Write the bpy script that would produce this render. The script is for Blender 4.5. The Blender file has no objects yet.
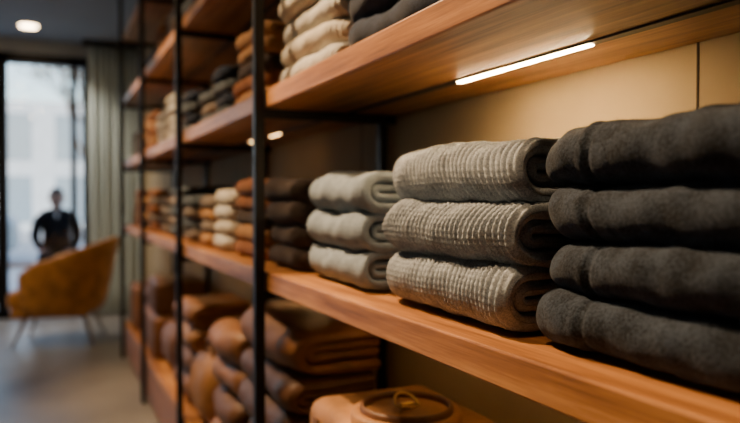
import bpy, bmesh, math, random
import numpy as np
from mathutils import Vector, Matrix

SC = bpy.context.scene
COL = SC.collection
R0 = random.Random(7)

# ------------------------------------------------------------------ materials
def newmat(name):
    m = bpy.data.materials.new(name); m.use_nodes = True
    nt = m.node_tree; nt.nodes.clear()
    o = nt.nodes.new('ShaderNodeOutputMaterial')
    b = nt.nodes.new('ShaderNodeBsdfPrincipled')
    nt.links.new(b.outputs[0], o.inputs[0])
    return m, nt, b
def N(nt, t, **kw):
    n = nt.nodes.new(t)
    for k, v in kw.items(): setattr(n, k, v)
    return n
def ramp(nt, fac, stops):
    r = N(nt, 'ShaderNodeValToRGB')
    el = r.color_ramp.elements
    el[0].position, el[0].color = stops[0][0], (*stops[0][1], 1)
    el[1].position, el[1].color = stops[-1][0], (*stops[-1][1], 1)
    for p, c in stops[1:-1]:
        e = el.new(p); e.color = (*c, 1)
    nt.links.new(fac, r.inputs[0]); return r
def math_(nt, op, a, b=None):
    m = N(nt, 'ShaderNodeMath', operation=op)
    for i, v in enumerate((a, b)):
        if v is None: continue
        if isinstance(v, (int, float)): m.inputs[i].default_value = v
        else: nt.links.new(v, m.inputs[i])
    return m.outputs[0]
def noise(nt, vec, scale, detail=4, rough=.55):
    n = N(nt, 'ShaderNodeTexNoise'); n.inputs['Scale'].default_value = scale
    n.inputs['Detail'].default_value = detail; n.inputs['Roughness'].default_value = rough
    if vec is not None: nt.links.new(vec, n.inputs['Vector'])
    return n
def bump(nt, b, h, strength, dist):
    n = N(nt, 'ShaderNodeBump'); n.inputs['Strength'].default_value = strength
    n.inputs['Distance'].default_value = dist
    nt.links.new(h, n.inputs['Height']); nt.links.new(n.outputs[0], b.inputs['Normal'])
def obj_co(nt, scale=(1, 1, 1)):
    tc = N(nt, 'ShaderNodeTexCoord'); mp = N(nt, 'ShaderNodeMapping')
    mp.inputs['Scale'].default_value = scale
    nt.links.new(tc.outputs['Object'], mp.inputs[0]); return mp.outputs[0]

def plain(name, col, rough=.6, metal=0, var=.12, scale=20, bmp=.0, sheen=0):
    m, nt, b = newmat(name)
    v = obj_co(nt); n = noise(nt, v, scale)
    c1 = tuple(c*(1-var) for c in col); c2 = tuple(min(1, c*(1+var)) for c in col)
    r = ramp(nt, n.outputs[0], [(.3, c1), (.7, c2)])
    nt.links.new(r.outputs[0], b.inputs['Base Color'])
    b.inputs['Roughness'].default_value = rough; b.inputs['Metallic'].default_value = metal
    if sheen: b.inputs['Sheen Weight'].default_value = sheen
    if bmp: bump(nt, b, n.outputs[0], bmp, .002)
    return m
def emis(name, col, s):
    m, nt, b = newmat(name)
    b.inputs['Base Color'].default_value = (*col, 1)
    b.inputs['Emission Color'].default_value = (*col, 1)
    b.inputs['Emission Strength'].default_value = s
    return m
def wood(name, dark, mid, light, rough=.42):
    m, nt, b = newmat(name)
    v = obj_co(nt, (26, 1.3, 26))
    n1 = noise(nt, v, 1.6, 8, .62)
    v2 = obj_co(nt, (150, 4, 150)); n2 = noise(nt, v2, 2.0, 4, .6)
    v3 = obj_co(nt, (9, .8, 9)); n3 = noise(nt, v3, 1.0, 2)
    h = math_(nt, 'ADD', math_(nt, 'MULTIPLY', n1.outputs[0], .6), math_(nt, 'MULTIPLY', n2.outputs[0], .25))
    h2 = math_(nt, 'ADD', h, math_(nt, 'MULTIPLY', n3.outputs[0], .25))
    r = ramp(nt, h2, [(.43, dark), (.55, mid), (.65, light)])
    nt.links.new(r.outputs[0], b.inputs['Base Color'])
    b.inputs['Roughness'].default_value = rough
    bump(nt, b, h, .25, .001)
    return m
def fabric(name, col, var=.25, scale=260, bmp=.5, sheen=.05, rough=.95):
    m, nt, b = newmat(name)
    v = obj_co(nt); n = noise(nt, v, scale, 3, .7); n2 = noise(nt, v, 28, 3)
    f = math_(nt, 'ADD', math_(nt, 'MULTIPLY', n.outputs[0], .6), math_(nt, 'MULTIPLY', n2.outputs[0], .4))
    c1 = tuple(c*(1-var) for c in col); c2 = tuple(min(1, c*(1+var)) for c in col)
    r = ramp(nt, f, [(.42, c1), (.58, c2)])
    nt.links.new(r.outputs[0], b.inputs['Base Color'])
    b.inputs['Roughness'].default_value = rough
    b.inputs['Specular IOR Level'].default_value = .2
    b.inputs['Sheen Weight'].default_value = sheen
    bump(nt, b, f, bmp, .002)
    return m
def knit(name, dark, light, per, stitch=.0055, sheen=.08, bs=.45):
    m, nt, b = newmat(name)
    uv = N(nt, 'ShaderNodeUVMap'); sp = N(nt, 'ShaderNodeSeparateXYZ')
    nt.links.new(uv.outputs[0], sp.inputs[0])
    v = obj_co(nt); n = noise(nt, v, 420, 3, .7); n2 = noise(nt, v, 40, 3); n3 = noise(nt, v, 150, 2)
    ph = math_(nt, 'ADD', math_(nt, 'DIVIDE', sp.outputs[1], stitch), math_(nt, 'MULTIPLY', n3.outputs[0], 1.6))
    s = math_(nt, 'SINE', math_(nt, 'MULTIPLY', ph, 2*math.pi))
    f = math_(nt, 'ADD', math_(nt, 'MULTIPLY', n.outputs[0], .65), math_(nt, 'MULTIPLY', n2.outputs[0], .35))
    r = ramp(nt, f, [(.36, dark), (.60, light)])
    nt.links.new(r.outputs[0], b.inputs['Base Color'])
    h = math_(nt, 'ADD', math_(nt, 'MULTIPLY', s, .12), n.outputs[0])
    bump(nt, b, h, bs, .001)
    b.inputs['Roughness'].default_value = .95
    b.inputs['Specular IOR Level'].default_value = .2
    b.inputs['Sheen Weight'].default_value = sheen
    return m

M_wood = wood('oak_shelf', (.17, .062, .016), (.37, .15, .042), (.54, .25, .08))
M_cab = wood('oak_cabinet', (.16, .055, .016), (.28, .10, .03), (.38, .15, .05))
M_steel = plain('black_steel', (.014, .013, .013), .45, .6)
M_wall = plain('warm_plaster', (.42, .31, .165), .85, 0, .06, 6, .15)
M_wallg = plain('grey_plaster', (.42, .45, .45), .85, 0, .05, 6, .1)
M_ceil = plain('ceiling_paint', (.30, .35, .39), .9, 0, .04, 3)
M_seam = plain('seam_shadow_gap', (.05, .035, .02), .9)
M_dark = plain('led_channel', (.03, .022, .015), .5)
M_led = emis('led_warm', (1, .68, .34), 200)
M_led2 = emis('led_warm_dim', (1, .58, .22), 14)
M_lamp = emis('downlight_glow', (1, .72, .42), 30)
M_curt = fabric('curtain_linen', (.60, .68, .66), .06, 200, .2, .05)
RIB = .0125
M_rib = knit('ribbed_wool', (.165, .185, .21), (.44, .485, .53), RIB)
M_gray = knit('grey_wool', (.145, .175, .205), (.27, .32, .365), .01)
M_char = fabric('charcoal_wool', (.019, .026, .038), .70, 300, 1.0, .06)
M_navy = fabric('navy_wool', (.010, .017, .034), .4)
M_cream = knit('cream_wool', (.34, .32, .28), (.60, .58, .52), .014)
M_oat = fabric('oat_wool', (.48, .44, .36), .15)
M_rust = fabric('rust_wool', (.26, .10, .035), .2)
M_camel = fabric('camel_wool', (.36, .185, .07), .2)
M_choc = fabric('chocolate_wool', (.050, .034, .026), .3)
M_slate = fabric('slate_wool', (.075, .09, .10), .25)
M_taupe = fabric('taupe_wool', (.19, .15, .115), .2)
def leather(name, col, rough=.5):
    m, nt, b = newmat(name)
    v = obj_co(nt); n = noise(nt, v, 9, 6, .65); n2 = noise(nt, v, 220, 2)
    r = ramp(nt, n.outputs[0], [(.3, tuple(c*.55 for c in col)), (.7, tuple(c*1.25 for c in col))])
    nt.links.new(r.outputs[0], b.inputs['Base Color'])
    b.inputs['Roughness'].default_value = rough
    b.inputs['Specular IOR Level'].default_value = .35
    bump(nt, b, n2.outputs[0], .4, .001); return m
M_lea = leather('cognac_leather', (.27, .115, .040))
M_lea2 = leather('brown_leather', (.14, .060, .024))
M_lea3 = leather('tan_leather', (.36, .17, .06))
M_must = leather('orange_leather', (.70, .32, .07))
M_brass = plain('brass', (.6, .4, .15), .35, .9)

m, nt, b = newmat('polished_concrete')
v = obj_co(nt); n = noise(nt, v, 1.8, 6, .6)
r = ramp(nt, n.outputs[0], [(.3, (.21, .195, .17)), (.7, (.32, .295, .26))])
nt.links.new(r.outputs[0], b.inputs['Base Color']); b.inputs['Roughness'].default_value = .35
bump(nt, b, n.outputs[0], .05, .003); M_floor = m

# ------------------------------------------------------------------ mesh tools
def mkobj(name, verts, faces, mats, smooth=True, mi=None, parent=None, uv=None):
    me = bpy.data.meshes.new(name)
    me.from_pydata(verts, [], faces)
    for mm in (mats if isinstance(mats, (list, tuple)) else [mats]): me.materials.append(mm)
    if mi is not None: me.polygons.foreach_set('material_index', mi)
    me.polygons.foreach_set('use_smooth', [smooth]*len(me.polygons))
    if uv is not None:
        l = me.uv_layers.new(name='UVMap')
        idx = np.zeros(len(me.loops), dtype=np.int32); me.loops.foreach_get('vertex_index', idx)
        l.data.foreach_set('uv', np.asarray(uv, dtype=np.float32)[idx].ravel())
    me.update()
    o = bpy.data.objects.new(name, me); COL.objects.link(o)
    if parent: o.parent = parent
    return o
def empty(name, loc=(0, 0, 0)):
    e = bpy.data.objects.new(name, None); e.empty_display_size = .1
    e.location = loc; COL.objects.link(e); return e
def bm_obj(name, bm, mat, parent=None, smooth=False):
    me = bpy.data.meshes.new(name); bm.to_mesh(me); bm.free()
    for mm in (mat if isinstance(mat, (list, tuple)) else [mat]): me.materials.append(mm)
    me.polygons.foreach_set('use_smooth', [smooth]*len(me.polygons))
    o = bpy.data.objects.new(name, me); COL.objects.link(o)
    if parent: o.parent = parent
    return o
def box_bm(bm, lo, hi, bev=0, seg=2):
    mat = Matrix.Translation([(a+b)/2 for a, b in zip(lo, hi)]) @ Matrix.Diagonal([b-a for a, b in zip(lo, hi)] + [1])
    r = bmesh.ops.create_cube(bm, size=1, matrix=mat)
    if bev:
        es = list({e for v in r['verts'] for e in v.link_edges})
        bmesh.ops.bevel(bm, geom=es, offset=bev, segments=seg, affect='EDGES', profile=.5)
def box(name, lo, hi, mat, bev=0, seg=2, parent=None, smooth=False):
    bm = bmesh.new(); box_bm(bm, lo, hi, bev, seg)
    return bm_obj(name, bm, mat, parent, smooth)
def cyl_bm(bm, p0, p1, r0, r1, seg=24):
    p0, p1 = Vector(p0), Vector(p1); d = p1-p0
    q = d.to_track_quat('Z', 'Y').to_matrix().to_4x4()
    bmesh.ops.create_cone(bm, cap_ends=True, segments=seg, radius1=r0, radius2=r1, depth=d.length,
                          matrix=Matrix.Translation((p0+p1)/2) @ q)

# ------------------------------------------------------------------ garments
def sheet(L, D, t, zc, R, xf, rib, nst, narc, yspc, seed, y_in=(0, 0), seams=(), H=.08, round_=.03, wob=.004, near=1.0):
    rs = np.random.RandomState(seed)
    rx = R*1.15+1e-4
    xs0 = xf + rx + t/2
    xst = np.linspace(D, xs0, nst, endpoint=False)
    top = np.stack([xst, np.full(nst, zc+R)], 1)
    an = np.linspace(math.pi/2, 3*math.pi/2, narc)
    arc = np.stack([xs0 + rx*np.cos(an), zc + R*np.sin(an)], 1)
    bot = np.stack([xst[::-1], np.full(nst, zc-R)], 1)
    C = np.concatenate([top, arc, bot]); n = len(C)
    T = np.gradient(C, axis=0); T /= np.linalg.norm(T, axis=1)[:, None]+1e-9
    Nn = np.stack([T[:, 1], -T[:, 0]], 1)
    s = np.concatenate([[0], np.cumsum(np.linalg.norm(np.diff(C, axis=0), axis=1))])
    base, off, out, ss = [], [], [], []
    for i in range(n): base.append(C[i]); off.append(Nn[i]); out.append(1); ss.append(s[i])
    for a in (math.pi/4, math.pi/2, 3*math.pi/4):
        base.append(C[-1]); off.append(Nn[-1]*math.cos(a)+T[-1]*math.sin(a)); out.append(0); ss.append(s[-1])
    for i in range(n-1, -1, -1): base.append(C[i]); off.append(-Nn[i]); out.append(.3); ss.append(s[i])
    for a in (math.pi/4, math.pi/2, 3*math.pi/4):
        base.append(C[0]); off.append(-Nn[0]*math.cos(a)-T[0]*math.sin(a)); out.append(0); ss.append(s[0])
    base, off, out, ss = map(np.array, (base, off, out, ss))
    h = t/2
    y0, y1 = y_in[0], L-y_in[1]
    ce = np.linspace(0, math.pi/2, 7)[:-1]
    ya = y0 + h*(1-np.cos(ce)); sa = np.sin(ce); sa[0] = .03
    nm = max(6, int((y1-y0-2*h)/yspc))
    ym = np.linspace(y0+h, y1-h, nm)
    ys = np.concatenate([ya, ym, (y1 - h*(1-np.cos(ce)))[::-1]])
    sc = np.concatenate([sa, np.ones(nm), sa[::-1]])
    P = rs.rand(12)*6.28
    yy = ys[:, None]
    ribv = 0
    if rib:
        p, a = rib
        wobble = .0030*np.sin(yy*23+P[0]) + .003*np.sin(ss[None]*18+P[1]) + .16*ss[None]
        u_ = (yy+wobble)/p
        cord = np.abs(np.sin(math.pi*u_))
        ribv = a*(cord**.8-.65)*out[None]
        # small plaited twist along each cord
        fr_ = u_-np.floor(u_)
        ribv = ribv + a*.085*np.sin((ss[None]+.5*p*(fr_-.5))*2*math.pi/.0066)*out[None]*cord
    seamv = 0
    for y_s, w, a in seams:
        seamv = seamv - a*np.exp(-((yy-y_s-.002*np.sin(ss[None]*30))/w)**2)*out[None] + .6*a*np.exp(-((yy-y_s-2.4*w)/(w*1.2))**2)*out[None]
    puff = wob*.35*(np.sin(yy*31+ss[None]*19+P[2])+np.sin(yy*17-ss[None]*33+P[3]))*(out[None] > .5)
    wr = .0009*(np.sin(yy*90+ss[None]*60+P[8]+2*np.sin(yy*30))+np.sin(-yy*60+ss[None]*110+P[9]))*(out[None] > .5)
    hh = h*sc[:, None] + (ribv + seamv + puff + wr)*np.minimum(1, sc[:, None])
    X = base[None, :, 0] + off[None, :, 0]*hh
    Z = base[None, :, 1] + off[None, :, 1]*hh
    e = np.abs(2*yy/L-1)*np.where(yy < L/2, near, 1.0)
    fr = np.clip(1-X/(D*.6), 0, 1)
    X = X + round_*e**7*fr + wob*(np.sin(yy*11+P[4])+.6*np.sin(yy*23+P[5]))
    Zr = Z/H
    Z = H*.5 + (Z-H*.5)*(1-.16*e**8)
    Z = Z - .08*H*e**8
    Z = Z + Zr*wob*(np.sin(yy*13+X*9+P[6])+.5*np.sin(yy*27-X*21+P[7]))
    Y = np.broadcast_to(yy, X.shape) + .004*np.sin(Z*60+P[10])+.003*np.sin(X*30+P[11])
    V = np.stack([X, Y, Z], 2)
    UV = np.stack([np.broadcast_to(yy, X.shape), np.broadcast_to(ss[None], X.shape)], 2)
    ny, nn = X.shape
    i = np.arange(ny-1)[:, None]; j = np.arange(nn)[None]; j2 = (j+1) % nn
    F = np.stack([i*nn+j, i*nn+j2, (i+1)*nn+j2, (i+1)*nn+j], 2).reshape(-1, 4)
    return V.reshape(-1, 3), F, UV.reshape(-1, 2)

def stack(name, x, y, z, L, D, hs, mats, rib=None, hi=False, seed=1, seams=(), wob=.004, round_=.03, jit=.008, near=1.0, inner=.86, fuzz=0, flen=.005):
    rs = random.Random(seed)
    VV, FF, UU, MI = [], [], [], []; nv = 0; zz = 0
    ml = []
    for k, H in enumerate(hs):
        mt = mats[k % len(mats)]
        if mt not in ml: ml.append(mt)
        q = H/4
        dxg, dyg = rs.uniform(-jit, jit), rs.uniform(-jit, jit)
        rot = rs.uniform(-.03, .03)
        ysp = (rib[0]/10 if rib else .006) if hi else .02
        parts = [dict(t=q*.96, zc=H/2, R=H/2-q/2, xf=0, y_in=(0, 0), nst=90 if rib and hi else 34 if hi else 7, narc=80 if hi else 11),
                 dict(t=q*inner, zc=H/2, R=q/2*.92, xf=q*1.25, y_in=(rs.uniform(.004, .012), rs.uniform(-.002, .01)), nst=14 if hi else 5, narc=20 if hi else 7)]
        for pi, pr in enumerate(parts):
            v, f, u = sheet(L, D, rib=rib, yspc=ysp, seed=seed*31+k, seams=seams, H=H, wob=wob, round_=round_, near=near, **pr)
            c, s_ = math.cos(rot), math.sin(rot)
            X = v[:, 0]-D/2; Y = v[:, 1]-L/2
            w = np.stack([X*c-Y*s_+D/2+dxg, X*s_+Y*c+L/2+dyg, v[:, 2]+zz], 1)
            VV.append(w); FF.append(f+nv); UU.append(u); MI += [ml.index(mt)]*len(f); nv += len(w)
        zz += H*.965
    V = np.concatenate(VV); F = np.concatenate(FF); U = np.concatenate(UU)
    V[:, 2] -= V[:, 2].min()
    V += np.array([x, y, z])
    o = mkobj(name, V.tolist(), F.tolist(), ml, True, MI, uv=U)
    if fuzz:
        r2 = np.random.RandomState(seed)
        fi = r2.randint(0, len(F), fuzz)
        a, b_, c_ = V[F[fi, 0]], V[F[fi, 1]], V[F[fi, 3]]
        nrm = np.cross(b_-a, c_-a); ln = np.linalg.norm(nrm, axis=1)[:, None]; nrm = -nrm/(ln+1e-12)
        tg = r2.randn(fuzz, 3); tg -= (tg*nrm).sum(1)[:, None]*nrm; tg /= np.linalg.norm(tg, axis=1)[:, None]+1e-9
        le = (r2.rand(fuzz, 1)*.7+.3)*flen
        ok = ln[:, 0] > 1e-10
        p1 = a + nrm*le*.55 + tg*le*.35; p2 = a + nrm*le*.75 + tg*le*.9
        sd_ = np.cross(nrm, tg)*.00010
        VF = np.stack([a-sd_, a+sd_, p1+sd_, p1-sd_, p2], 1)[ok].reshape(-1, 3)
        VF[:, 2] = np.maximum(VF[:, 2], z+.0002)
        nf = len(VF)//5; k5 = np.arange(nf)*5
        faces = [(int(q), int(q+1), int(q+2), int(q+3)) for q in k5] + [(int(q+3), int(q+2), int(q+4)) for q in k5]
        mkobj('wool_fuzz', VF.tolist(), faces, [ml[0]], True, parent=o)
    return o

# ------------------------------------------------------------------ room shell
XW = .885; YW = 7.7; ZC = 2.75; XL = -3.6; YB = -2.4
box('floor', (XL-.1, YB-.1, -.1), (XW+.1, YW+.1, 0), M_floor)
box('ceiling', (XL-.1, YB-.1, ZC), (XW+.1, YW+.1, ZC+.1), M_ceil)
wr = empty('wall_right')
box('plaster', (XW, YB, 0), (XW+.1, YW, ZC), M_wall, parent=wr)
for k in range(8):
    yy = .752+(k-2)*1.24
    box('panel_joint', (XW-.0012, yy-.002, .27), (XW+.001, yy+.002, ZC), M_seam, parent=wr)
box('wall_left', (XL-.1, YB, 0), (XL, YW, ZC), M_wallg)
box('wall_back', (XL, YB-.1, 0), (XW, YB, ZC), M_wallg)
wf = empty('wall_front')
box('pier', (.42, YW, 0), (XW, YW+.15, ZC), M_wallg, parent=wf)
box('header', (XL, YW, 2.62), (.42, YW+.15, ZC), M_wallg, parent=wf)
wn = empty('window_1')
m, nt, b = newmat('window_glass')
nt.nodes.remove(b)
tr = N(nt, 'ShaderNodeBsdfTransparent'); gl = N(nt, 'ShaderNodeBsdfGlossy'); gl.inputs['Roughness'].default_value = .02
mx = N(nt, 'ShaderNodeMixShader'); mx.inputs[0].default_value = .03
nt.links.new(tr.outputs[0], mx.inputs[1]); nt.links.new(gl.outputs[0], mx.inputs[2])
nt.links.new(mx.outputs[0], nt.nodes['Material Output'].inputs[0]); M_glass = m
box('glass', (XL, YW+.06, .05), (.30, YW+.068, 2.56), M_glass, parent=wn)
for a, bb in ((.315, .42), (.20, .26), (-.47, -.37), (-1.5, -1.42), (-2.5, -2.42), (XL, XL+.08)):
    box('mullion', (a, YW+.02, 0), (bb, YW+.12, 2.62), M_steel, parent=wn)
box('head_rail', (XL, YW+.02, 2.52), (.42, YW+.12, 2.62), M_steel, parent=wn)
box('sill_rail', (XL, YW+.02, 0), (.42, YW+.12, .07), M_steel, parent=wn)
box('baseboard_left', (XL, YB, 0), (XL+.015, YW, .1), M_steel)

V, F = [], []
nu, nz = 120, 12
for j in range(nz+1):
    z = .02+j/nz*2.68
    for i in range(nu+1):
        u = i/nu
        x = .36+.50*u
        y = 7.48+.022*math.sin(u*2*math.pi*9)+.010*math.sin(u*31+z)
        V.append((x, y, z))
for j in range(nz):
    for i in range(nu):
        a = j*(nu+1)+i; F.append((a, a+1, a+nu+2, a+nu+1))
cu = mkobj('curtain', V, F, M_curt)
sd = cu.modifiers.new('s', 'SOLIDIFY'); sd.thickness = .004
cr = empty('curtain_rail')
bm = bmesh.new(); box_bm(bm, (.30, 7.44, 2.70), (.88, 7.52, 2.75)); bm_obj('rail', bm, M_steel, cr)

def downlight(x, y, power, aim=None, size=.055, spot=70, col=(1, .66, .36)):
    e = empty('ceiling_downlight', (0, 0, 0))
    bm = bmesh.new(); cyl_bm(bm, (x, y, ZC-.006), (x, y, ZC+.002), .095, .095, 32); bm_obj('trim_ring', bm, M_wallg, e)
    bm = bmesh.new(); cyl_bm(bm, (x, y, ZC-.012), (x, y, ZC-.005), .07, .075, 32); bm_obj('lens', bm, M_lamp, e)
    l = bpy.data.lights.new('downlight_lamp', 'SPOT'); l.energy = power; l.color = col
    l.spot_size = math.radians(spot); l.spot_blend = .8; l.shadow_soft_size = size
    o = bpy.data.objects.new('lamp', l); COL.objects.link(o); o.parent = e; o.location = (x, y, ZC-.03)
    t = Vector(aim) if aim else Vector((x, y, 0))
    o.rotation_euler = (t-Vector(o.location)).to_track_quat('-Z', 'Y').to_euler()
downlight(-.162, 7.07, 120, (.45, 7.45, .6), .06, 90, (1, .86, .70))
downlight(-.15, 2.05, 480, (.60, 1.00, 1.05), .03, 46)  # added key spot, out of view; grazes the stacks to shade the ribs
downlight(-.30, .75, 80, (.60, .75, 1.0), .05, 44)  # added unseen spot for warm front light on the near stacks
downlight(-.45, 2.7, 170, (.62, 2.1, .8), .05, 50)  # extra spot added out of view to brighten the bay past the post
downlight(-.35, 3.6, 290, (.62, 3.1, 1.0), .06, 60)  # added unseen spot, lifts the far bays
downlight(-.35, 4.8, 270, (.62, 4.4, 1.0), .06, 60)  # another added unseen spot for the far bays
downlight(-1.6, 5.6, 110, (.1, 6.3, .4), .08, 60)
downlight(-2.2, 2.2, 70)

# ------------------------------------------------------------------ shelving unit
su = empty('shelving_unit')
XF, XB = .50, .88
TOPS = [.986, 1.451, 1.917, 2.383]; TH = .047
Y0, Y1 = -.55, 5.49
FR = [.06, 1.74, 2.95, 4.20, 5.46]
for z in TOPS:
    box('shelf_board', (XF, Y0, z-TH), (XB, Y1, z), M_wood, .003, 2, su)
box('cabinet_top_board', (XF, Y0, .235), (XB, Y1, .27), M_wood, .003, 2, su)
box('cabinet_plinth', (XF+.03, Y0, 0), (XB, Y1, .03), M_steel, 0, 2, su)
box('cabinet_body', (XF+.02, Y0+.001, .03), (XB, Y1-.001, .235), M_cab, 0, 2, su)
bm = bmesh.new()
y = Y0+.01
while y < Y1-.1:
    y2 = min(y+.60, Y1-.004)
    box_bm(bm, (XF+.004, y+.003, .035), (XF+.021, y2-.003, .228), .003)
    y = y2
bm_obj('drawer_fronts', bm, M_cab, su)
bm = bmesh.new()
for yf in FR:
    box_bm(bm, (XF-.028, yf-.012, 0), (XF-.002, yf+.012, ZC), .002)
    box_bm(bm, (XB-.024, yf+.06, .27), (XB-.001, yf+.084, ZC), .002)
    for z in TOPS:
        box_bm(bm, (XF-.006, yf+.0, z-TH-.024), (XB-.004, yf+.020, z-TH-.0005), .001)
bm_obj('steel_frame', bm, M_steel, su)
bm = bmesh.new(); bl = bmesh.new(); bl2 = bmesh.new()
for z in TOPS:
    zb = z-TH
    box_bm(bm, (.722, -.3, zb-.0035), (.740, 5.3, zb+.001))
    if z == TOPS[1]:
        box_bm(bl, (.7255, .81, zb-.005), (.7365, 1.175, zb-.002))
        segs = [(2.35, 2.46), (2.64, 2.74)]
    elif z == TOPS[0]:
        segs = [(.3, 1.6), (1.9, 2.8), (3.1, 4.0), (4.4, 5.2)]  # added strips, hidden from the camera, to light the leather goods
    else:
        segs = []
    for a, c in segs: box_bm(bl2, (.7265, a, zb-.005), (.7355, c, zb-.002))
bm_obj('led_channel', bm, M_dark, su)
bm_obj('led_strip', bl, M_led, su); bm_obj('led_strip_dim', bl2, M_led2, su)

# ------------------------------------------------------------------ clothing stacks
Z1, Z2, Z3, Z4 = TOPS
stack('folded_ribbed_sweater_stack', .546, .760, Z1, .420, .30, [.090, .088, .091], [M_rib], rib=(RIB, .0075), hi=True, seed=3, round_=.05, wob=.0035, near=.6, inner=.75, fuzz=20000)
stack('folded_charcoal_sweater_stack', .548, .295, Z1, .435, .31, [.068, .067, .069, .071], [M_char], hi=True, seed=5, round_=.028,
      seams=[(.335, .004, .004), (.30, .0025, .0015)], wob=.003, fuzz=14000, flen=.0045)
stack('folded_gray_sweater_stack', .56, 1.235, Z1, .41, .28, [.077, .081, .084], [M_gray], rib=(.010, .002), hi=True, seed=8, round_=.05, wob=.004, near=.6, inner=.75)
stack('folded_brown_sweater_stack', .56, 1.67, Z1, .29, .27, [.06, .06, .062, .064], [M_choc], seed=11)
stack('folded_sweater_stack', .56, 2.02, Z1, .33, .27, [.05]*5, [M_rust, M_camel, M_choc, M_rust], seed=12)
stack('folded_sweater_stack', .56, 2.42, Z1, .24, .27, [.055]*4, [M_cream, M_oat], seed=13)
stack('folded_sweater_stack', .56, 2.70, Z1, .25, .27, [.05]*4, [M_camel, M_taupe], seed=14)
rows1 = [(3.08, .30, [M_taupe, M_slate]), (3.46, .30, [M_slate, M_taupe]), (3.84, .3, [M_taupe, M_choc]), (4.3, .32, [M_rust, M_taupe]), (4.72, .3, [M_choc, M_camel]), (5.08, .3, [M_rust, M_camel])]
for i, (y, L, mm) in enumerate(rows1):
    stack('folded_sweater_stack', .56, y, Z1, L, .27, [.05]*(4+i % 2), mm, seed=20+i)
stack('folded_navy_sweater_stack', .555, .96, Z2, .40, .28, [.075]*4, [M_navy], seed=31)
stack('folded_cream_sweater_stack', .555, 1.41, Z2, .42, .28, [.062]*6, [M_cream, M_oat], rib=(.014, .003), hi=True, seed=32)
stack('folded_navy_sweater_stack', .555, .3, Z2, .40, .28, [.07]*4, [M_navy], seed=33)
stack('folded_sweater_stack', .555, 1.98, Z2, .35, .28, [.052]*5, [M_camel, M_rust, M_choc, M_camel], seed=34)
stack('folded_sweater_stack', .555, 2.42, Z2, .24, .28, [.05]*4, [M_slate, M_navy], seed=35)
stack('folded_sweater_stack', .555, 2.70, Z2, .24, .28, [.05]*3, [M_slate, M_taupe], seed=36)
rows2 = [(3.08, .3, [M_slate, M_navy], 4), (3.5, .32, [M_oat, M_cream], 5), (3.88, .3, [M_cream], 4), (4.3, .34, [M_rust, M_camel], 5), (4.72, .3, [M_camel, M_choc], 4), (5.08, .3, [M_taupe], 4)]
for i, (y, L, mm, n_) in enumerate(rows2):
    stack('folded_sweater_stack', .555, y, Z2, L, .27, [.05]*n_, mm, seed=40+i)
for zi, zz in ((0, Z3), (1, Z4)):
    y = .35
    pal = [[M_choc], [M_slate, M_navy], [M_taupe], [M_camel, M_rust], [M_navy]]
    i = 0
    while y < 5.1:
        stack('folded_sweater_stack', .56, y, zz, .33, .27, [.055]*(3+(i+zi) % 3), pal[(i+zi*2) % 5], seed=60+i+zi*20)
        y += .45; i += 1

# ------------------------------------------------------------------ leather goods
ZB = .27
def leather_case(name, lo, hi, mat, lid=False):
    e = empty(name)
    box('case_body', lo, hi, mat, .035, 6, e, True)
    bm = bmesh.new()
    for y in (lo[1]+.07, hi[1]-.07):
        box_bm(bm, (lo[0]-.004, y-.015, lo[2]+.03), (lo[0]+.003, y+.015, hi[2]-.03), .002)
    box_bm(bm, (lo[0]-.003, lo[1]+.03, hi[2]-.075), (lo[0]+.003, hi[1]-.03, hi[2]-.068), .001)
    bm_obj('straps', bm, M_lea2, e, True)
    if lid:
        cx, cy = (lo[0]+hi[0])/2-.02, (lo[1]+hi[1])/2-.01
        n = 64
        def lathe(nm, prof, mat_):
            V, F = [], []
            for r_, z in prof:
                for i in range(n):
                    a = 2*math.pi*i/n; V.append((cx+r_*math.cos(a), cy+r_*math.sin(a), hi[2]+z))
            for k in range(len(prof)-1):
                for i in range(n):
                    F.append((k*n+i, (k+1)*n+i, (k+1)*n+(i+1) % n, k*n+(i+1) % n))
            mkobj(nm, V, F, mat_, True, parent=e)
        lathe('round_lid', [(.0, .016), (.084, .016), (.086, .012), (.088, .012), (.092, .016), (.106, .015), (.109, .010), (.110, -.004)], M_lea3)
        lathe('lid_rim', [(.082, .015), (.082, .023), (.084, .027), (.088, .028), (.091, .024), (.092, .014)], M_lea2)
        bm = bmesh.new()
        pts = [(cx+.024*math.cos(a), cy+.024*math.sin(a), hi[2]+.026+.016*max(0, math.sin(a))) for a in np.linspace(0, 2*math.pi, 21)]
        for p, q in zip(pts[:-1], pts[1:]): cyl_bm(bm, p, q, .003, .003, 8)
        box_bm(bm, (cx-.014, cy-.007, hi[2]+.015), (cx+.014, cy+.007, hi[2]+.029), .002)
        bm_obj('ring_pull', bm, M_brass, e, True)
    return e
leather_case('leather_case', (.51, 1.00, ZB), (.82, 1.46, ZB+.235), M_lea)
leather_case('leather_case', (.505, 1.00, ZB+.235), (.80, 1.44, ZB+.475), M_lea3, True)
stack('folded_leather_bag_stack', .52, 1.64, ZB, .50, .25, [.13, .13, .11, .10, .13], [M_lea2, M_lea2, M_lea2, M_lea2, M_lea], seed=71, wob=.006)
stack('folded_leather_bag_stack', .52, 2.2, ZB, .36, .28, [.12, .13, .11, .12], [M_lea, M_lea2, M_lea], seed=72, wob=.006)
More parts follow.
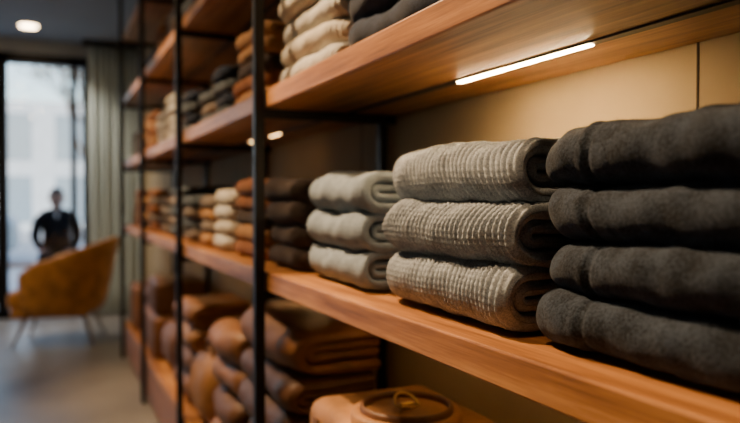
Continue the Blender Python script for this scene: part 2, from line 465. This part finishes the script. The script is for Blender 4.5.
def duffle(x, y, z, L, r, mat):
    e = empty('leather_duffle_bag')
    V, F = [], []; n, m_ = 32, 24
    for j in range(m_+1):
        u = j/m_; k = (1-abs(2*u-1)**5)**.5*.9+.1 if 0 < u < 1 else .02
        for i in range(n):
            a = 2*math.pi*i/n
            c, s_ = math.cos(a), math.sin(a)
            zz = z+r*.9+r*.9*k*abs(s_)**.75*(1 if s_ > 0 else -1)
            V.append((x+r*k*abs(c)**.8*(1 if c > 0 else -1), y+L*u, max(zz, z)))
    for j in range(m_):
        for i in range(n): F.append((j*n+i, j*n+(i+1) % n, (j+1)*n+(i+1) % n, (j+1)*n+i))
    mkobj('bag_body', V, F, mat, parent=e)
    bm = bmesh.new()
    for sx in (-.6, .6):
        pts = [(x+sx*r, y+L*(.3+.4*t), z+r*1.55+.09*math.sin(math.pi*t)**.7) for t in np.linspace(0, 1, 13)]
        for p, q in zip(pts[:-1], pts[1:]): cyl_bm(bm, p, q, .008, .008, 8)
    bm_obj('handles', bm, M_lea2, e, True)
duffle(.68, 2.62, ZB, .40, .165, M_lea3)
stack('folded_leather_bag_stack', .54, 3.08, ZB, .40, .28, [.12, .11, .12, .1], [M_lea, M_lea2, M_lea3], seed=73)
duffle(.69, 3.56, ZB, .44, .15, M_lea2)
leather_case('leather_case', (.53, 4.05, ZB), (.84, 4.5, ZB+.24), M_lea)
leather_case('leather_case', (.54, 4.07, ZB+.24), (.83, 4.46, ZB+.44), M_lea2)
stack('folded_leather_bag_stack', .54, 4.58, ZB, .38, .28, [.12, .11, .11], [M_lea2, M_lea], seed=74)
leather_case('leather_case', (.53, 5.02, ZB), (.84, 5.42, ZB+.30), M_lea)
stack('folded_leather_bag_stack', .54, .3, ZB, .5, .28, [.12, .11, .12], [M_lea2, M_lea], seed=75)

# ------------------------------------------------------------------ armchair
def armchair(loc, rot):
    e = empty('armchair', loc); e.rotation_euler = (0, 0, rot); e.scale = (.95, .95, 1)
    na = 60
    V, F = [], []
    def prm(phi):
        k = max(0, math.cos(phi*.9))
        top = .68+.17*(k**1.1)
        if abs(phi) > 1.8: top -= (abs(phi)-1.8)*.20
        return top
    ang = np.linspace(-2.3, 2.3, na+1)
    ring = []
    for phi in ang:
        top = prm(phi); bot = .25
        lean = .04+.08*max(0, math.cos(phi))
        def P(r, z):
            f = (z-bot)/.6
            rr = r + lean*f*f*1.1 + .03*math.sin(min(1, max(0, f))*math.pi)
            cx, sy = math.cos(phi), math.sin(phi)
            return (rr*1.0*abs(cx)**.9*(1 if cx > 0 else -1), rr*1.0*abs(sy)**.8*(1 if sy > 0 else -1)*1.04, z)
        th = .075
        prof = [(.30, bot)] + [(.345, bot+.02)] + [(.36, bot+(top-bot)*t) for t in (.15, .35, .55, .75, .92)]
        prof += [(.355, top-.008), (.34, top+.008), (.36-th/2, top+.014), (.36-th+.015, top+.008), (.36-th, top-.01)]
        prof += [(.36-th, bot+(top-bot)*t) for t in (.9, .7, .5, .3)] + [(.26, bot+.02)]
        ring.append([P(r, z) for r, z in prof])
    m_ = len(ring[0])
    for row in ring: V += row
    for i in range(na):
        for j in range(m_):
            F.append((i*m_+j, (i+1)*m_+j, (i+1)*m_+(j+1) % m_, i*m_+(j+1) % m_))
    F.append(tuple(range(m_))); F.append(tuple(na*m_+j for j in range(m_))[::-1])
    o = mkobj('shell', V, F, M_must, parent=e)
    s = o.modifiers.new('s', 'SUBSURF'); s.levels = s.render_levels = 1
    box('seat_cushion', (-.37, -.285, .30), (.27, .285, .45), M_must, .05, 6, e, True)
    box('seat_base', (-.34, -.28, .23), (.26, .28, .31), M_must, .02, 3, e, True)
    for sx in (-1, 1):
        for sy in (-1, 1):
            bm = bmesh.new(); cyl_bm(bm, (sx*.32, sy*.30, 0), (sx*.22, sy*.21, .26), .011, .022, 16)
            bm_obj('leg', bm, M_leg, e, True)
M_leg = plain('pale_beech_leg', (.42, .36, .28), .4)
armchair((.08, 6.35, 0), math.radians(-12))

# ------------------------------------------------------------------ exterior
M_pave = plain('pavement', (.50, .53, .55), .8, 0, .1, 3)
M_road = plain('asphalt', (.36, .40, .43), .8, 0, .1, 5)
M_fac = plain('facade_stone', (.70, .78, .84), .85, 0, .08, 2)
M_wing = plain('facade_glass', (.32, .42, .50), .15)
M_bark = plain('bark', (.12, .09, .065), .9)
M_leaf = plain('autumn_leaves', (.26, .20, .10), .8, 0, .3)
box('near_pavement', (-14, YW+.15, -.10), (16, 12.5, -.01), M_pave)
box('road', (-30, 12.52, -.16), (30, 23.98, -.08), M_road)
box('far_pavement', (-30, 24, -.12), (30, 40, -.01), M_pave)
bd = empty('building')
box('facade', (-16, 30, -.01), (18, 34, 5.0), M_fac, parent=bd)
bm = bmesh.new()
for i in range(17):
    for k in range(2):
        box_bm(bm, (-15+i*1.9, 29.97, .3+k*2.4), (-13.9+i*1.9, 30.05, 2.1+k*2.4))
bm_obj('facade_windows', bm, M_wing, bd)
def tree(x, y, h, seed):
    rs = random.Random(seed); e = empty('street_tree')
    bm = bmesh.new(); tips = []
    def br(p, d, l, r, n):
        q = p+d*l; cyl_bm(bm, p, q, r, r*.7, 8)
        if n == 0: tips.append(q); return
        for _ in range(3):
            dd = (d+Vector((rs.uniform(-.7, .7), rs.uniform(-.7, .7), rs.uniform(-.1, .5)))).normalized()
            br(q, dd, l*.72, r*.62, n-1)
    br(Vector((x, y, -.01)), Vector((0, 0, 1)), h*.36, .09, 4)
    bm_obj('trunk', bm, M_bark, e, True)
    V, F = [], []
    for t in tips:
        for _ in range(12):
            c = t+Vector([rs.gauss(0, .28) for _ in range(3)])
            a = Vector([rs.gauss(0, 1) for _ in range(3)]).normalized()*.06
            b_ = Vector([rs.gauss(0, 1) for _ in range(3)]).normalized()*.05
            k = len(V); V += [c-a, c+b_, c+a, c-b_]; F.append((k, k+1, k+2, k+3))
    mkobj('leaves', [tuple(v) for v in V], F, M_leaf, False, parent=e)
tree(1.2, 25.5, 6.0, 3)
tree(-4.4, 26.0, 5.8, 5)
def car(cx, cy, z, col=(.10, .15, .21)):
    e = empty('parked_car')
    mp = plain('car_paint', col, .25, .4); mg = plain('car_glass', (.03, .04, .05), .08); mt = plain('tyre', (.02, .02, .02), .8)
    body = [(-2.15, .3), (-2.2, .62), (-2.1, .85), (-1.35, .95), (2.05, .98), (2.2, .8), (2.2, .32)]
    cab = [(-1.35, .93), (-.65, 1.38), (-.2, 1.46), (.9, 1.45), (1.45, 1.3), (1.95, .96)]
    def ext(pts, w0, w1, mat, nm):
        V, F = [], []; n = len(pts)
        zs = [p[1] for p in pts]; zl, zh = min(zs), max(zs)
        for s_ in (-1, 1):
            for px, pz in pts:
                t = (pz-zl)/(zh-zl); V.append((cx+px, cy+s_*(w0+(w1-w0)*t), z+pz))
        F.append(tuple(range(n))); F.append(tuple(range(2*n-1, n-1, -1)))
        for i in range(n): F.append((i, i+n, (i+1) % n+n, (i+1) % n))
        o = mkobj(nm, V, F, mat, False, parent=e)
        bv = o.modifiers.new('b', 'BEVEL'); bv.width = .06; bv.segments = 3
    ext(body, .88, .86, mp, 'body'); ext(cab, .80, .62, mg, 'cabin'); ext([(-.55, 1.38), (-.2, 1.47), (.9, 1.465), (1.35, 1.33)], .68, .62, mp, 'roof')
    for wx in (-1.35, 1.35):
        for s_ in (-1, 1):
            bm = bmesh.new(); cyl_bm(bm, (cx+wx, cy+s_*.70, z+.32), (cx+wx, cy+s_*.90, z+.32), .32, .32, 28); bm_obj('wheel', bm, mt, e, True)
car(-2.75, 15.3, -.08, (.22, .30, .38))

# ------------------------------------------------------------------ bench and seated man (outside)
MX, MY = .075, 8.95
bn = empty('outdoor_bench')
bm = bmesh.new()
for k in range(4): box_bm(bm, (MX-.75, MY-.22+k*.115, .415), (MX+.75, MY-.12+k*.115, .445), .004)
bm_obj('slats', bm, M_cab, bn)
bm = bmesh.new()
for sx in (-.65, .65):
    for dy in (-.2, .2): box_bm(bm, (MX+sx-.025, MY+dy-.02, -.01), (MX+sx+.025, MY+dy+.02, .415))
bm_obj('bench_frame', bm, M_steel, bn)

man = empty('man', (MX, MY, 0))
M_suit = plain('dark_suit', (.006, .007, .010), 1.0); M_skin = plain('skin', (.26, .14, .10), .6, 0, .05)
M_shirt = plain('white_shirt', (.5, .52, .55), .7); M_hair = plain('dark_hair', (.010, .008, .007), .7); M_shoe = plain('black_shoe', (.01, .01, .01), .3)
M_suit.node_tree.nodes['Principled BSDF'].inputs['Specular IOR Level'].default_value = .05
def skin(name, pts, edges, rad, mat, root=0, sub=2):
    me = bpy.data.meshes.new(name); me.from_pydata(pts, edges, []); me.materials.append(mat)
    o = bpy.data.objects.new(name, me); COL.objects.link(o); o.parent = man
    sk = o.modifiers.new('skin', 'SKIN'); sk.use_smooth_shade = True
    for i, r_ in enumerate(rad):
        d = me.skin_vertices[0].data[i]; d.radius = (r_, r_) if isinstance(r_, float) else r_
        d.use_root = (i == root)
    s = o.modifiers.new('sub', 'SUBSURF'); s.levels = s.render_levels = sub
    return o
pts = [(0, .06, .56), (0, .08, .68), (0, .08, .80), (0, .07, .91), (0, .055, 1.00), (0, .045, 1.075),
       (-.12, .055, .985), (-.195, .05, .93), (-.235, .02, .74), (-.17, -.16, .60),
       (.12, .055, .985), (.195, .05, .93), (.235, .02, .74), (.17, -.16, .60),
       (-.10, .04, .54), (-.14, -.36, .53), (-.15, -.38, .30), (-.15, -.36, .09),
       (.10, .04, .54), (.14, -.36, .53), (.15, -.40, .30), (.15, -.38, .09)]
ed = [(0, 1), (1, 2), (2, 3), (3, 4), (4, 5), (4, 6), (6, 7), (7, 8), (8, 9), (4, 10), (10, 11), (11, 12), (12, 13),
      (0, 14), (14, 15), (15, 16), (16, 17), (0, 18), (18, 19), (19, 20), (20, 21)]
rd = [(.17, .13), (.16, .12), (.17, .12), (.17, .12), (.11, .09), .058,
      .072, .070, .056, .036, .072, .070, .056, .036, .09, .070, .055, .045, .09, .070, .055, .045]
skin('suit_body', pts, ed, rd, M_suit)
skin('neck', [(0, .045, 1.03), (0, .035, 1.08), (0, .025, 1.13)], [(0, 1), (1, 2)], [.058, .054, .052], M_skin)
for s_ in (-1, 1):
    sp = [(s_*.17, -.16, .60), (s_*.155, -.20, .592), (s_*.145, -.24, .59)]
    skin('palm', sp, [(0, 1), (1, 2)], [.028, (.036, .018), (.038, .016)], M_skin)
    for k in range(4):
        x = s_*(.145)+(k-1.5)*.02; l = [.065, .078, .072, .056][k]
        skin('finger', [(x, -.245, .592), (x, -.245-l*.5, .600), (x, -.245-l, .585)], [(0, 1), (1, 2)], [.009, .0085, .0075], M_skin, sub=1)
    skin('thumb', [(s_*.125, -.20, .592), (s_*.10, -.225, .60), (s_*.092, -.255, .60)], [(0, 1), (1, 2)], [.011, .010, .009], M_skin, sub=1)
    xs = s_*.15
    skin('shoe', [(xs, -.33, .045), (xs, -.42, .042), (xs, -.55, .028)], [(0, 1), (1, 2)], [.042, .045, .034], M_shoe)
bm = bmesh.new(); bmesh.ops.create_uvsphere(bm, u_segments=32, v_segments=24, radius=1)
for v in bm.verts:
    x, y, z = v.co
    jaw = 1-.25*max(0, -z)**1.3
    nx, ny, nz_ = x*.080*jaw, y*.096*(1-.1*max(0, -z)), z*.122
    if y < -.6:
        nose = math.exp(-((x)/.16)**2)*math.exp(-((z+.15)/.22)**2)
        ny -= .022*nose*(1 if z < .1 else .6)
        eye = math.exp(-((abs(x)-.38)/.15)**2)*math.exp(-((z-.05)/.12)**2); ny += .010*eye
        lip = math.exp(-(x/.3)**2)*math.exp(-((z+.52)/.06)**2); ny -= .005*lip
        ny -= .006*math.exp(-(x/.3)**2)*math.exp(-((z+.85)/.15)**2)
    v.co = (nx, ny+.01, nz_+1.19)
bm_obj('head', bm, M_skin, man, True)
bm = bmesh.new(); bmesh.ops.create_uvsphere(bm, u_segments=32, v_segments=24, radius=1)
for v in list(bm.verts):
    if v.co.z < .30-.9*max(0, v.co.y) and not (v.co.z > -.5 and v.co.y > .25): v.tag = True
bmesh.ops.delete(bm, geom=[v for v in bm.verts if v.tag], context='VERTS')
for v in bm.verts:
    x, y, z = v.co; v.co = (x*.087, y*.103+.014, z*.131+1.192)
bm_obj('hair', bm, M_hair, man, True)
bm = bmesh.new()
for s_ in (-1, 1):
    bmesh.ops.create_uvsphere(bm, u_segments=12, v_segments=8, radius=.011, matrix=Matrix.Translation((s_*.030, -.068, 1.196)))
bm_obj('eyes', bm, M_hair, man, True)
bm = bmesh.new()
for s_ in (-1, 1):
    bmesh.ops.create_uvsphere(bm, u_segments=12, v_segments=8, radius=1, matrix=Matrix.Translation((s_*.081, .012, 1.183)) @ Matrix.Diagonal((.010, .018, .030, 1)))
bm_obj('ears', bm, M_skin, man, True)
mkobj('shirt_front', [(-.028, -.028, 1.06), (.028, -.028, 1.06), (.0, -.075, .95), (0, -.055, 1.0)], [(0, 3, 2), (3, 1, 2)], M_shirt, False, parent=man)

# ------------------------------------------------------------------ world
w = bpy.data.worlds.new('World'); SC.world = w; w.use_nodes = True
nt = w.node_tree; nt.nodes.clear()
o = nt.nodes.new('ShaderNodeOutputWorld'); bg = nt.nodes.new('ShaderNodeBackground'); sk = nt.nodes.new('ShaderNodeTexSky')
sk.sky_type = 'NISHITA'; sk.sun_disc = False; sk.sun_elevation = math.radians(35); sk.sun_rotation = math.radians(200); sk.air_density = 1.2; sk.dust_density = 2
bg.inputs[1].default_value = .5
nt.links.new(sk.outputs[0], bg.inputs[0]); nt.links.new(bg.outputs[0], o.inputs[0])

# ------------------------------------------------------------------ camera
cd = bpy.data.cameras.new('camera'); cam = bpy.data.objects.new('camera', cd); COL.objects.link(cam)
cam.location = (0, 0, 1.17)
cam.rotation_euler = (math.radians(90-.94), 0, math.radians(-24.6))
cd.sensor_width = 36; cd.lens = 36*700/740; cd.clip_start = .02
cd.dof.use_dof = True; cd.dof.focus_distance = .95; cd.dof.aperture_fstop = 2.4
SC.camera = cam
